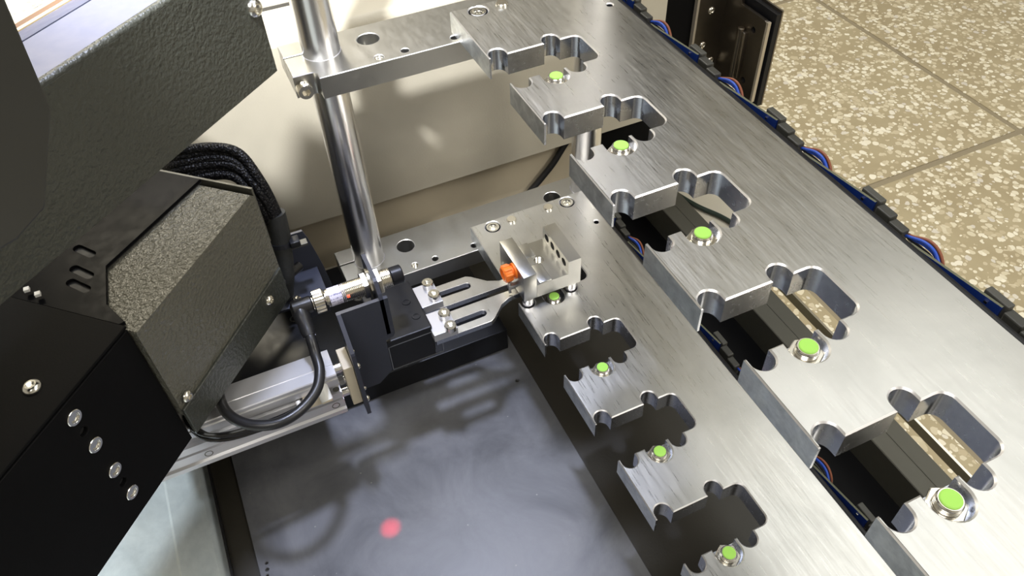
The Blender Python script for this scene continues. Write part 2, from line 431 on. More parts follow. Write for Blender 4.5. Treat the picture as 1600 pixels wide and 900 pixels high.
def make_plate():
    root = thing('slotted_carrier_plate', 'upper of two brushed aluminium slotted plates, the big one nearest the eye', 'machine plate', (100, 40, -11.7))
    bm = NB()
    holes = [circle2(x, y, 5.2) for x, y in CBORE] + [circle2(17.5, 77, 1.7, 12)]
    slab(bm, plate_outline(NS, True), holes, -4.6, 0, 0.6)
    slab(bm, plate_outline(NS, False), holes[2:3], -11.7, -4.6, 0, (1, 1, 1))
    for f in bm.faces:
        if all(abs(v_.co.y) < 0.01 for v_ in f.verts): f.material_index = 3
    obj('plate_body', bm, [M_ALU, M_WALLS, M_CHAMF, M_FRONT], root, 28)
    for k, (x, y) in enumerate(CBORE):
        bm = NB(); screw(bm, (x, y, -4.6), (0, 0, 1), 4.6, 4.3, 'flush', 2.3); obj('flush_screw', bm, M_SCREW, root)
    for x, y in ((-9, 27.2), (-9, 54.5)):
        bm = NB(); lathe(bm, (x, y, -1), (0, 0, 1), [(3.3, 0), (3.3, 2.0), (2.9, 2.5)], 24); obj('dowel_pin', bm, M_NICKEL, root)
    for n in range(NS):
        x, y = (n + 1) * PITCH + 4.7, 21.8
        if n == 0:
            bm = NB(); thread(bm, (x, y, -4.6), (0, 0, 1), 4.0, 3.6, 0.9, 28, 0.35); lathe(bm, (x, y, -1.0), (0, 0, 1), [(3.9, 0), (3.9, 0.4), (3.5, 0.9)], 28)
            s0 = obj('proximity_sensor', bm, M_NICKEL, root)
            bm = NB(); lathe(bm, (x, y, -0.4), (0, 0, 1), [(3.15, 0), (3.15, 0.55), (2.8, 0.8)], 28); tag(obj('sensing_face', bm, M_GREEN, s0), 'bright green sensor tip')
            bm = NB(); nut(bm, (x, y, -4.6), (0, 0, 1), 6.1, 1.6, 4.0); obj('hex_nut', bm, M_NICKEL, s0)
        else: part_copy(s0, root, (n * PITCH, 0, 0))
    bm = NB(); box(bm, -15.4, NS * PITCH + TW, 83.6, 86.0, -11.5, -0.6, 0.4); obj('edge_strip', bm, M_BLACKS, root)
    first = {}
    for n in range(NS):
        xo = n * PITCH
        if n == 0:
            bm = NB()
            p0, p1 = Vector((-18, 86.3)), Vector((19.5, 89.8)); d = (p1 - p0).normalized(); q = Vector((-d.y, d.x))
            lp = [p0, p1, p1 + q * 1.1, p0 + q * 1.1]
            slab(bm, [tuple(a) for a in lp], [], -13, -0.4, 0, (1, 0, 0))
            for v_ in bm.verts:
                if v_.co.x < 0 and v_.co.z > -5: v_.co.z = -1.6
            brd = obj('circuit_board', bm, [M_PCB, M_FR4], root, 0); first['circuit_board'] = brd
            bm = NB(); box(bm, 13.8, 15.0, 88.6, 89.5, -2.6, -1.6); tag(obj('solder_joint', bm, M_SCREW, brd, 0), None)
            bm = NB(); box(bm, 11, 21, 91.0, 94.2, -8, 0.3, 0.4); obj('connector', bm, M_CONNG, brd, 0)
            bm = NB(); box(bm, 21, 28.5, 89.2, 93.4, -9, -0.9, 0.6); box(bm, 28.8, 36, 88.4, 92.4, -10, -1.9, 0.6)
            first['plug'] = obj('plug', bm, M_CONN, root, 0)
            for k, (mt, dy, top, r) in enumerate(((M_WBLUE, 0.3, 0.4, 0.62), (M_WBROWN, 2.0, 0.6, 0.6), (M_WBLACK, 2.8, -1.4, 0.65), (M_WBLUE, 1.0, -1.4, 0.6), (M_WBLACK, 0.6, -3.0, 0.6), (M_WWHITE, 0.9, -4.2, 0.6))):
                bm = NB()
                tube(bm, [(36, 91 + dy * 0.5, -4.5), (39, 90.4 + dy * 0.6, -3.0 + top * 0.4), (44, 90.8 + dy, -1.6 + top), (49, 90.9 + dy, -2.2 + top), (53.5, 90.0 + dy, -5.5 + top), (55.5, 89.5 + dy * 0.6, -11)], r, 8, 6)
                first['wire%d' % k] = obj('wire', bm, mt, root)
        else:
            for o_ in first.values(): part_copy(o_, root, (xo, 0, 0))
    return root
upper_plate = make_plate()
lower_plate = copy_tree(upper_plate); lower_plate.location.z -= 0.1525
lower_plate['label'] = 'lower of two brushed aluminium slotted plates, carrying the grey channelled block'

# ------------------------------------------------------------------ clamp bars on the columns
COLS = [(-29.5, -67.7), (-29.5, 93.7)]
def rect_holes(): return [circle2(-30, -42, 6, 28), circle2(-30, 68, 6, 28), circle2(-9.7, -42.6, 2.5, 18), circle2(-9.7, -28.4, 2.2, 18), circle2(-9.7, -0.6, 2.2, 18)]
def make_bar():
    root = thing('clamp_bar', 'upper steel clamp bar under the big slotted plate, on the chrome columns', 'clamp bar', (-25, 10, -23.9))
    # outline, anticlockwise: slit on each end, relief for each clamp screw on the front corner
    out = [(-45, -87.5), (-31.9, -87.5)]
    def bore(cx, cy, a0, a1): return arc(cx, cy, 10.05, a0, a1, 30)
    a = math.degrees(math.asin(0.6 / 10.05))
    out += bore(-29.5, -67.7, 270 - 13.8, 270 - 13.8 - (360 - 7), )  # clockwise round the bore
    out += [(-30.7, -87.5), (-11.5, -87.5), (-11.5, -78.4)] + arc(-9.0, -78.4, 2.5, 180, 90, 4)[0:0] + arc(-8.9, -78.0, 2.6, 180, 100, 5) + [(-4.5, -75.4), (-4.5, 101.4), (-8.0, 103.5), (-11.5, 104.5), (-11.5, 113.5), (-30.7, 113.5)]
    out += bore(-29.5, 93.7, 90 + 7, 90 + 7 - (360 - 7))
    out += [(-31.9, 113.5), (-45, 113.5)]
    bm = NB(); slab(bm, out, rect_holes(), -23.9, -11.72, 0.35, (0, 0, 1))
    obj('bar_body', bm, [M_STEEL, M_CHAMF], root, 28)
    bm = NB(); screw(bm, (-11.5, -83.3, -18.2), (1, 0, 0), 4.2, 6.2, 'cap', 2.3); obj('clamp_screw', bm, M_NICKEL, root)
    bm = NB(); thread(bm, (-9.7, -42.6, -22), (0, 0, 1), 2.48, 9.8, 0.9, 18, 0.5)
    # the tapped hole: threaded ring inside the bore
    bm.free(); bm = NB()
    pr = [(2.45, -22)]
    for i in range(8): pr += [(1.9, -21.4 + i * 1.15), (2.45, -20.9 + i * 1.15)]
    lathe(bm, (-9.7, -42.6, 0), (0, 0, 1), pr, 18, True, False); obj('tapped_thread', bm, M_NICKEL, root, recalc=False)
    for x, y, r in ((-9.7, -28.4, 2.15), (-9.7, -0.6, 2.15)):
        bm = NB(); lathe(bm, (x, y, -23), (0, 0, 1), [(r, 0), (r, 1.5)], 16); obj('hole_shade', bm, M_HOLE, root)  # black disc paints the dark inside of the pin hole
    return root
upper_bar = make_bar()
lower_bar = copy_tree(upper_bar); lower_bar.location.z -= 0.1525
lower_bar['label'] = 'lower steel clamp bar with round holes, behind the two grey fingers'
for (x, y), lb in zip(COLS, ('bright chrome column gripped in the open end of both clamp bars', 'chrome column seen between teeth of the upper slotted plate')):
    bm = NB(); cyl(bm, (x, y, -236), (x, y, 420), 10, 48, 0.6)
    tag(obj('guide_column', bm, M_CHROME), lb, 'column', None)

# ------------------------------------------------------------------ channelled block with orange cap
blk = thing('channelled_block', 'grey machined channel block standing on four legs across a lower slot', 'fixture block', (48, 20, -156))
bm = NB()
X0, X1, ZB = 30.8, 65.2, -147.4
slab(bm, [(X0, 10.2), (X1, 10.2), (X1, 31), (X0, 31)], [circle2(46.6, 20.6, 3.2, 20)], ZB, -137.2, 0, (0, 0, 0))
box(bm, X0, X1, 1.7, 10.2, ZB, -127.2, 0.25)
# raised ribs in the channel
box(bm, X0, 43.2, 12.0, 20.0, -137.3, -135.9, 0.3); box(bm, 50.0, X1, 12.0, 20.0, -137.3, -135.9, 0.3); box(bm, 43.2, 50.0, 12.0, 16.9, -137.3, -135.9, 0)
# right wall with four side holes: profile in x,z extruded along y
slab(bm, [(X0, ZB), (X1, ZB), (X1, -127.2), (X0, -127.2)], [circle2(36.2 + 7.6 * i, -132.4, 2.7, 18) for i in range(4)], 31, 39.3, 0.0, (0, 0, 0), lambda a, b_, c: (a, 31 + 39.3 - c, b_))
obj('block_body', bm, [M_STEEL, M_WALLS, M_CHAMF, M_HOLE], blk, 28)
for i in range(4):
    bm = NB(); screw(bm, (36.2 + 7.6 * i, 36.0, -132.4), (0, -1, 0), 2.65, 2.4, 'cap', 1.3); obj('grub_screw', bm, M_BLACKS, blk)
bm = NB(); pr = [(3.15, -147)]
for i in range(8): pr += [(2.6, -146.4 + i * 1.15), (3.15, -145.9 + i * 1.15)]
lathe(bm, (46.6, 20.6, 0), (0, 0, 1), pr, 20, True, False); obj('tapped_thread', bm, M_NICKEL, blk, recalc=False)
for x, y in ((33.6, 5.4), (62.4, 5.4), (33.6, 34.2), (62.4, 34.2)):
    bm = NB(); lathe(bm, (x, y, -156.5), (0, 0, 1), [(3.0, 0), (3.6, 0.7), (3.6, 9.2)], 20); obj('leg', bm, M_CHROME, blk)
bm = NB(); u, v, a = frame((0, -1, 0)); p = Vector((52.0, 1.7, -133.0))
lathe(bm, p, (0, -1, 0), [(5.0, 0), (5.0, 1.0), (3.6, 1.2), (3.6, 2.6)], 28)
lathe(bm, p + Vector((0, -2.4, 0)), (0, -1, 0), [(4.7, 0), (4.9, 0.5), (4.9, 4.6), (4.3, 5.2), (3.3, 5.2), (3.2, 2.0)], 28)
for i in range(9):
    t_ = 2 * math.pi * i / 9
    q = p + u * 4.8 * math.cos(t_) + v * 4.8 * math.sin(t_)
    cyl(bm, q + Vector((0, -2.6, 0)), q + Vector((0, -6.9, 0)), 0.75, 8)
tag(obj('threaded_cap', bm, M_ORANGE, blk), 'orange ribbed plastic cap')
bm = NB(); cyl(bm, (55, -3, -147), (55, -3, -138.5), 0.9, 12, 0.2); box(bm, 53.9, 56.1, -4, 1.8, -143, -140.5)
obj('catch_pin', bm, M_STEEL, blk)

# ------------------------------------------------------------------ gripper with two fingers
grp = thing('pneumatic_gripper', 'black gripper body holding two grey slotted fingers below the channelled block', 'gripper', (46, -60, -166))
bm = NB(); box(bm, 24, 64.3, -86, -56, -167, -140.8, 0.8); box(bm, 28, 62, -58, -55.2, -165, -143, 0.4)
obj('gripper_body', bm, M_BLACKS, grp, 0)
bm = NB()
rr = [(p[0], p[1]) for p in arc(-58.6, -164, 1.5, 270, 360, 4) + arc(-58.6, -146.5, 1.5, 0, 90, 4) + [(-89, -145), (-89, -165.5)]]
inner = offset_loop(rr, 0.35)
slab(bm, rr, [inner[::-1]], 64.3, 64.7, 0, (0, 0, 0), lambda a, b_, c: (c, a + 6, b_))
bmesh.ops.delete(bm, geom=[v_ for v_ in bm.verts if v_.co.y < -88], context='VERTS')
obj('guide_rail_edge', bm, M_STEEL, grp, 0)
for x, y in ((40, -63), (53, -61.5)):
    bm = NB(); screw(bm, (x, y, -141.4), (0, 0, 1), 2.6, 1.0, 'flush', 1.3); obj('body_screw', bm, M_BLACKS, grp)
CX = 49.4
for s in (1, -1):
    X = lambda x: CX + s * (x - CX)
    bm = NB(); xs = sorted((X(29.0), X(46.6))); box(bm, xs[0], xs[1], -57, -42.5, -148.6, -143.0, 0.3)
    pad = obj('jaw_pad', bm, M_PROFILE, grp, 0)
    for x, y in ((31.6, -46.5), (41.8, -46.3)):
        bm = NB(); screw(bm, (X(x) + (1.5 if s < 0 else 0), y, -143), (0, 0, 1), 3.5, 3.8, 'cap', 1.9); obj('jaw_screw', bm, M_SCREW, pad)
    o_ = [(29.2, -56), (45.6, -56), (47, -42), (47, 5.5), (42.2, 5.5), (41.6, -4.5), (38.6, -11.0), (31.0, -18.6), (29.2, -21.5)]
    sl = arc(36.9, -40.2, 2.5, 180, 360, 8) + arc(37.1, -24.0, 2.5, 0, 180, 8)
    o_ = [(X(a), b_) for a, b_ in o_]; sl = [(X(a), b_) for a, b_ in sl]
    if s < 0: o_ = o_[::-1]; sl = sl[::-1]
    bm = NB(); slab(bm, o_, [sl[::-1]], -151.9, -148.2, 0.25, (0, 1, 2)); obj('finger', bm, [M_STEEL, M_WALLS, M_CHAMF], grp, 28)

# ------------------------------------------------------------------ bent bracket, sensor, cylinder
ARM_SIDE = [0.9, Vector((35.3, -12.6, 20.3))]   # cylinder, sensor and arm are drawn at 10:9
PLACE[:] = ARM_SIDE
brk = thing('bent_sensor_bracket', 'dark blue-black bent sheet bracket between the silver cylinder and the gripper', 'bracket', (35, -88, -211))
YZ = lambda x0: (lambda a, b_, c: (c, a, b_))
bm = NB()
slab(bm, [(-100.9, -211.7), (-88.9, -211.7), (-79.2, -203), (-78.8, -173.5), (-74.0, -172.0), (-72.4, -169), (-72.4, -137.5), (-100.9, -137.5)][::1], [], 32.6, 35.0, 0.0, (0, 1, 1), YZ(0))
XZ = lambda a, b_, c: (a, c, b_)
slab(bm, [(2, -171), (33, -171), (35, -168.5), (35, -137.6), (33.5, -134), (29, -127.5), (27, -126.5), (5, -126.5), (2, -129)][::-1], [], -77.4, -75.0, 0, (0, 1, 1), XZ)
slab(bm, [(32.6, -137.5), (35.2, -137.5), (53, -153.5), (53.5, -155), (53.5, -213), (32.6, -213)], [], -103.4, -100.9, 0, (0, 1, 1), XZ)
obj('bracket_sheet', bm, [M_BRACKET, M_BRACKET], brk, 0)
for x, z in ((37.8, -168.6), (48.4, -170.4), (46.5, -195.5), (50.2, -201.0)):
    bm = NB(); screw(bm, (x, -100.9, z), (0, 1, 0), 2.4 if x > 48 else 1.7, 1.6, 'button', 1.0); obj('bracket_screw', bm, M_NICKEL, brk)

AX, AZ = 17.0, -140.0
sen = thing('barrel_sensor', 'nickel threaded barrel sensor with black tip, angled plug and white label', 'sensor', (AX, -90, AZ - 6))
Y = lambda y: (AX, y, AZ)
bm = NB(); thread(bm, Y(-96), (0, 1, 0), 6.0, 31, 1.0, 30, 0.4); cyl(bm, Y(-105), Y(-95.5), 5.5, 30, 0.3)
body = obj('barrel', bm, M_NICKEL, sen)
bm = NB(); lathe(bm, Y(-103.2), (0, 1, 0), [(5.7, 0), (5.7, 10)], 30, False, False)
tag(obj('label_wrap', bm, M_LABEL, sen), 'white printed label wrapped round the barrel')
for y, h in ((-82.6, 3.2), (-74.9, 3.6)):
    bm = NB(); nut(bm, Y(y), (0, 1, 0), 9.0, h, 6.0); obj('lock_nut', bm, M_NICKEL, sen)
bm = NB(); lathe(bm, Y(-79), (0, 1, 0), [(10.0, 0), (10.0, 1.4)], 30); obj('washer', bm, M_NICKEL, sen)
bm = NB(); cyl(bm, Y(-65), Y(-57.5), 5.7, 30, 0.7); tag(obj('sensor_tip', bm, M_BLACKS, sen), 'black plastic end')
bm = NB()
pr = [(5.2, 0), (6.8, 0.6), (6.8, 6.2), (6.0, 7.2), (5.6, 7.2)]
u, v, a = frame((0, 1, 0)); n = 48
loops = [[Vector(Y(-112.8)) + a * h + (u * math.cos(2 * math.pi * i / n) + v * math.sin(2 * math.pi * i / n)) * (r + (0.28 if i % 2 and 0.3 < h < 6.5 else 0)) for i in range(n)] for r, h in pr]
loft(bm, loops); cyl(bm, Y(-116), Y(-104), 4.2, 24); obj('knurled_nut', bm, M_NICKEL, sen, 20)
bm = NB(); cyl(bm, (AX + 5.9, -94.5, AZ - 1.2), (AX + 6.1, -92.8, AZ - 1.2), 0.9, 10)
bm.free(); bm = NB(); box(bm, AX + 4.6, AX + 5.9, -93.6, -91.6, AZ + 0.4, AZ + 2.4, 0.3); tag(obj('indicator', bm, M_LED, sen, 0), 'lit red indicator window')
bm = NB()
cyl(bm, Y(-125.5), Y(-113.2), 5.0, 24, 0.8); lathe(bm, (AX - 2, -121.5, AZ), (0.93, 0.02, -0.36), [(3.6, -3), (5.0, 0), (5.0, 9), (4.7, 9.6), (4.7, 10), (4.3, 11), (4.3, 17), (3.6, 21)], 24)
obj('angled_plug', bm, M_RUBBER, sen)
bm = NB()
tube(bm, [(AX + 13, -121.2, AZ - 5.5), (AX + 20, -121, AZ - 8.4), (43, -121.5, -153.5), (53, -122.5, -157.5), (64, -128, -159.5), (73, -140, -160), (75.5, -154, -160), (69, -168, -160), (56, -177, -160), (40, -178, -158), (26, -171.5, -156), (10, -155, -152), (-6, -136, -149), (-18, -124, -148), (-28, -112, -150)], 3.1, 14, 8)
obj('cable', bm, M_RUBBER, sen)

cyl_t = thing('guided_air_cylinder', 'silver guided air cylinder with side grooves lying beside the black base', 'air cylinder', (41, -160, -205))
bm = NB()
prof = [(30, -205), (51.6, -205), (52.4, -204.2), (52.4, -200.8), (51.0, -199.6), (51.0, -192.8), (48.4, -192.3), (48.4, -191.2), (51.0, -190.8), (51.0, -185.2), (48.4, -184.8), (46.6, -183.8), (46.6, -179.2), (48.4, -178.2), (51.0, -177.6), (51.0, -172.4), (50.2, -171.6), (51.0, -170.8), (51.0, -168.6), (50.4, -168), (43.4, -168), (43.0, -168.3), (42.6, -168), (30.6, -168), (30, -168.6)]
slab(bm, prof, [], -245, -114.2, 0.0, (0, 0, 0), lambda a, b_, c: (a, c, b_))
obj('cylinder_body', bm, M_PROFILE, cyl_t, 20)
for x, y, z, ax in ((49.2, -122.5, -168.05, (0, 0, 1)),):
    bm = NB(); lathe(bm, (46.6, -121.5, -168.6), ax, [(2.6, 0), (2.6, 0.75), (2.0, 0.75), (1.9, 0.2)], 20); obj('port_plug', bm, M_STEEL, cyl_t)
for y, z, r in ((-117.0, -181.5, 2.0), (-120, -196.3, 2.5), (-197, -196.3, 2.5)):
    bm = NB(); lathe(bm, (50.6, y, z), (1, 0, 0), [(r, 0), (r, 0.5), (r * 0.8, 0.5), (r * 0.75, 0.1)], 20); obj('mount_hole', bm, [M_LEDGE], cyl_t)
for z, r in ((-175.2, 3.1), (-187.0, 2.3), (-199.0, 3.0)):
    bm = NB(); cyl(bm, (41, -118, z), (41, -109, z), r, 24); obj('piston_rod' if r < 3 else 'guide_rod', bm, M_CHROME, cyl_t)
bm = NB(); cyl(bm, (41, -113.5, -187), (41, -110.5, -187), 3.4, 6); obj('rod_nut', bm, M_STEEL, cyl_t, 0)
bm = NB(); box(bm, 32.7, 49.5, -109.6, -103.6, -204.4, -168.2, 0.4); tag(obj('end_plate', bm, M_BEIGE, cyl_t, 0), 'beige end plate')
fit = NB(); box(fit, 47, 54, -137, -124.5, -186.5, -177.8, 0.8); fo = tag(obj('fitting_body', fit, M_IVORY, cyl_t, 0), 'ivory fitting with white cap')
fit = NB(); cyl(fit, (49.5, -124.6, -174.2), (57.5, -124.0, -180.5), 3.6, 20, 0.3); obj('fitting_cap', fit, M_WHITEP, fo)
fit = NB(); cyl(fit, (57.4, -124.0, -180.4), (57.8, -124.0, -180.7), 2.9, 6); box(fit, 57.0, 58.3, -127, -121, -181.0, -180.2); obj('fitting_socket', fit, M_IVORY, fo, 0)
fit = NB(); cyl(fit, (51, -140, -178.5), (54, -139.6, -181.5), 1.5, 12, 0.3); obj('fitting_stud', fit, M_WHITEP, fo)
for k, (dz, dy) in enumerate(((0, 0), (-2.2, 2), (-4.4, 0))):
    fit = NB(); tube(fit, [(53, -137, -182 + dz), (54.5, -150, -183 + dz), (56, -165, -181 + dz), (58, -182 + dy, -176 + dz), (56, -194 + dy, -170 + dz), (44, -200 + dy, -166 + dz * 0.5), (30, -192 + dy, -162 + dz), (14, -174, -160 + dz), (-6, -150, -157 + dz), (-20, -132, -157 + dz), (-34, -118, -157)], 1.5, 10, 6); obj('air_tube', fit, M_CABLEG, fo)

PLACE[:] = [1.0, Vector((0, 0, 0))]
# ------------------------------------------------------------------ base, deck, mat
bm = NB(); box(bm, -82, 30, -118, 4, -231.9, -212, 0.6); box(bm, -82, 10, -260, -118.2, -231.9, -165.2, 0.6); box(bm, -82, 61.5, -260, -120.2, -165, -142, 0.6)
base = tag(obj('black_base_block', bm, M_BLACKS, None, 0), 'black flat base block under the cylinder and the gripper', 'base block')
for x, y, r in ((6, -106, 2.0), (22, -126, 2.6)):
    bm = NB(); lathe(bm, (x, y, -212.5 if y > -120 else -142.5), (0, 0, 1), [(r, 0), (r, 0.55), (r * 0.7, 0.55), (r * 0.6, 0.1)], 18); obj('base_hole', bm, M_HOLE if y > -120 else M_STEEL, base)
bm = NB(); box(bm, -96, 700, -206, 95, -262, -234)
deck = tag(obj('machine_deck', bm, M_DECK, None, 0), 'black machine deck below the slotted plates', 'deck')
bm = NB(); box(bm, -96, 700, 95.1, 178, -262, -258); obj('side_tray', bm, M_BLACK, deck, 0)
bm = NB(); slab(bm, [(178, -262), (178, -232.5), (178.6, -232), (189.3, -232), (189.7, -232.4), (190.1, -232), (201.5, -232), (201.5, -262)][::-1], [], -95, 700, 0, (0, 0, 0), lambda a, b_, c: (c, a, b_))
obj('deck_rim', bm, M_LEDGE, deck, 0)
bm = NB(); box(bm, 16, 700, 212.6, 214.4, -240, -232, 0); box(bm, 16, 22, 201, 213, -240, -238); box(bm, 600, 640, 201, 213, -240, -236); obj('rim_bead', bm, M_NICKEL, deck, 0)
bm = NB(); slab(bm, [(-84, -190.8), (520, -190.8), (520, 8.5), (-84, 8.5)], [circle2(58.3, -8.3 + 6, 1.3, 10), circle2(112, -186, 0.9, 10), circle2(116, -186.5, 1.1, 10), circle2(119.5, -187.2, 0.8, 10)], -233.95, -232, 0.3, (0, 0, 0))
mat = tag(obj('work_mat', bm, M_MAT, None, 0), 'worn grey mat on the deck with a red light spot', 'mat')
bm = NB(); box(bm, 12, 700, -205.8, -204.4, -233.95, -229.5, 0.3); obj('gap_strip', bm, M_RUBBER, deck, 0)
bm = NB()
slab(bm, [(-600, -237), (-207, -237), (-207, -236), (-212, -232.4), (-231.5, -231.6), (-233, -232.4), (-600, -232.4)], [], 20, 700, 0, (0, 0, 0), lambda a, b_, c: (c, a, b_))
tag(obj('galvanised_sheet', bm, M_GALV, None, 20), 'bright galvanised metal sheet at the deck edge, below the black cover box', 'metal sheet')

# ------------------------------------------------------------------ cream cabinet, door post and hinge
cab = thing('cream_cabinet', 'cream painted cabinet standing behind the chrome columns', 'cabinet', (-120, -100, -262))
bm = NB()
pf = [(-90, -172.5), (-90, -37)] + arc(-96, -37, 6, 0, 90, 6) + [(-126, -31), (-126, -172.5)]
slab(bm, pf, [], -420, 190, 0, (0, 0, 0), lambda a, b_, c: (a, c, b_))
obj('front_panel', bm, M_CREAM, cab, 40)
bm = NB(); box(bm, -115, -104, -420, 140, -262, -172.6); obj('recess_panel', bm, M_TAN, cab, 0)
bm = NB(); box(bm, -131.4, -126.1, -420, 190, -172, -31.4); obj('gap_shade', bm, M_RUBBER, cab, 0)  # black strip added as the shade in the gap between panels
bm = NB(); box(bm, -420, -131.5, -420, 190, -172, -29, 3); obj('top_panel', bm, M_CREAM, cab, 40)
bm = NB(); box(bm, -103.9, -97, -420, 140, -238, -231, 0.4); obj('foot_rail', bm, M_CREAM, cab, 0)
bm = NB(); tube(bm, [(-100.5, 119, -175), (-100, 111, -186), (-99, 102, -197), (-99, 82, -217), (-100, 70, -225), (-99.5, 60, -226)], 2.6, 12, 8)
tag(obj('power_cable', bm, M_RUBBER, None), 'black cable hanging down in the cabinet recess behind the lower bar', 'cable')
bm = NB(); box(bm, -150, -100, 175, 224, -262, 330, 0.8)
bm.free(); bm = NB(); box(bm, -150, -100.5, 192.5, 223.5, -262, 330, 0.8); box(bm, -150, -97.5, 142, 192, -262, -174, 0.5)
hng = thing('door_post', 'black upright door post with a bronze hinge plate, right of the cream cabinet', 'post', (-125, 208, -262))
obj('post_body', bm, M_BLACK, hng, 0)
bm = NB(); box(bm, -100.3, -97.3, 223.9, 251.5, -172, -40, 0.3); obj('hinge_leaf', bm, M_HINGE, hng, 0)
bm = NB(); box(bm, -100.4, -96.6, 221.9, 223.9, -172, -40, 0.2); box(bm, -50.2, -47.9, 248.6, 251.4, -152, -86, 0.2); obj('leaf_edge', bm, M_HEDGE, hng, 0)
bm = NB(); slab(bm, [(-100, -152), (-50, -152), (-50, -87), (-52, -86), (-80, -86), (-80, -60), (-100, -60)], [circle2(-62, -98, 2.6, 16), circle2(-62, -140, 2.6, 16)], 248.6, 251.4, 0, (0, 0, 0), XZ); obj('hinge_leaf', bm, M_HINGE, hng, 0)
bm = NB(); box(bm, -98, -46.2, 253.2, 257.2, -156, -80, 0.3); obj('backing_plate', bm, M_BLACKS, hng, 0)
bm = NB(); box(bm, -97.5, -45.9, 257.2, 258.6, -156, -78, 0.2); obj('seal_edge', bm, M_HINGE, hng, 0)
bm = NB(); cyl(bm, (-72, 246, -142), (-72, 246, -100), 2.6, 16, 0.5); box(bm, -73, -66, 245, 249, -140, -102, 0.4); obj('knuckle', bm, M_HINGE, hng)
for p, s in (((-97.3, 236, -96), 1), ((-97.3, 233, -124), 1), ((-97.3, 243, -140), 1)):
    bm = NB(); screw(bm, p, (1, 0, 0), 3.0, 1.4, 'button', 1.4); obj('hinge_screw', bm, M_NICKEL, hng)
for p in ((-62, 252, -98), (-62, 252, -140)):
    bm = NB(); screw(bm, p, (0, -1, 0), 2.4, 2.4, 'flush', 1.2); obj('hinge_screw', bm, M_BLACKS, hng)
bm = NB(); box(bm, -96, 14, 202.5, 262, -246, -243, 0.4)
tag(obj('cream_door_edge', bm, M_CREAM, None, 0), 'cream door edge lying beyond the deck rim, seen through a slot', 'door edge')
bm = NB(); tube(bm, [(-70, 204, -240.6), (-45, 212, -240.6), (-25, 222, -240.6), (-10, 226, -240.6), (10, 226, -240.6)], 2.0, 10, 8)
tag(obj('green_black_cable', bm, plain('green_black_sheath', (0.015, 0.03, 0.022), 0.4)), 'dark green-black cable on the cream door edge', 'cable')

# ------------------------------------------------------------------ slanted arm: covers, housing, hoses (local frame along the arm)
D = Vector((0.738, -0.675, 0)).normalized()   # along the arm towards the eye
N = Vector((0.675, 0.738, 0)).normalized()    # out of its visible side
def F(P, Dv=D, Nv=N):
    P = Vector((P[0], P[1], 0))
    return lambda a, b_, c: tuple(P + Dv * a + Nv * c + Vector((0, 0, b_)))   # a along, b height, c outwards
def FM(P, Dv=D, Nv=N):
    return Matrix(((Dv.x, Nv.x, 0, P[0]), (Dv.y, Nv.y, 0, P[1]), (0, 0, 1, 0), (0, 0, 0, 1)))
def at(P, a, c, z, Dv=D, Nv=N): return Vector((P[0], P[1], 0)) + Dv * a + Nv * c + Vector((0, 0, z))

PLACE[:] = ARM_SIDE
PB = (64.5, -197)
bx = thing('black_cover_box', 'matt black sheet-metal cover box with four pale screws, over the galvanised sheet', 'cover', (80, -230, -160))
bm = NB(); box(bm, 2, 190, -64, -3, -156, -69.2, 0.5, 0, FM(PB)); obj('box_shell', bm, M_BLACK, bx, 0)
bm = NB(); hl = [(43.4, -89.3), (43.4, -133.5)]
slab(bm, [(0, -160), (195, -160), (195, -69.4), (0, -69.4)], [circle2(a, b_, 2.3, 16) for a, b_ in hl], -2.6, 0, 0.3, (0, 0, 0), F(PB)); obj('side_panel', bm, M_BLACK, bx, 0)
bm = NB(); box(bm, -0.5, 195, -135, -0.3, -68.6, -67.2, 0.4, 0, FM(PB)); obj('lid_panel', bm, M_BLACK, bx, 0)
for z in (-78.2, -100, -122, -143.2):
    bm = NB(); screw(bm, at(PB, 43.4, 0, z), N, 3.9, 1.0, 'flush', 2.3); obj('panel_screw', bm, M_SCREW, bx)
for a, b_ in hl:
    bm = NB(); cyl(bm, at(PB, a, -2.7, b_), at(PB, a, -2.5, b_), 2.3, 16); obj('dark_hole', bm, M_HOLE, bx)
bm = NB(); screw(bm, (82.2, -237.5, -67.2), (0, 0, 1), 4.2, 2.2, 'button', 1.9); obj('lid_screw', bm, M_SCREW, bx)
for x, y in ((19.2, -237.5), (24.8, -232.8)):
    bm = NB(); box(bm, x - 1.3, x + 1.3, y - 1.3, y + 1.3, -67.3, -65.6, 0.2); obj('lid_clip', bm, M_WHITEP, bx, 0)

PH = (-10.5, -124)
hs = thing('motor_housing', 'pebbled grey motor housing below the dark slanted arm cover', 'housing', (20, -160, -154))
bm = NB()
slab(bm, [(0, -138), (104, -138), (104, -72.2), (103.4, -71.5), (3, -71.5), (0, -74.5)], [], -60, 0, 0.0, (0, 0, 0), F(PH))
bmesh.ops.remove_doubles(bm, verts=bm.verts[:], dist=0.001)
obj('shell', bm, M_GREY, hs, 0)
bm = NB(); slab(bm, [(1, -154.5), (104, -154.5), (104, -133), (1, -129)], [], -0.5, 1.6, 0.4, (0, 0, 0), F(PH)); obj('lower_lip', bm, M_GREYD, hs, 0)
for px in ((3.7, -137.0, -138.6), (62.1, -190.4, -128.0)):
    bm = NB(); screw(bm, Vector(px) + N * 1.6, N, 3.4, 2.0, 'button', 1.6); obj('lip_screw', bm, M_NICKEL, hs)
bm = NB(); box(bm, -2.0, -0.4, -64, -1, -110, -70.2, 0.2, 0, FM(PH)); obj('rear_flange', bm, M_LEDGE, hs, 0)
hp = lambda a, c: tuple(at(PH, a, c, 0))[:2]
cov = [hp(0.3, -32), (16.1, -202.0), (43.4, -204.2), (58.6, -197.6), hp(103, -9), hp(103, -120), hp(0.3, -120)]
cov = cov[::-1]
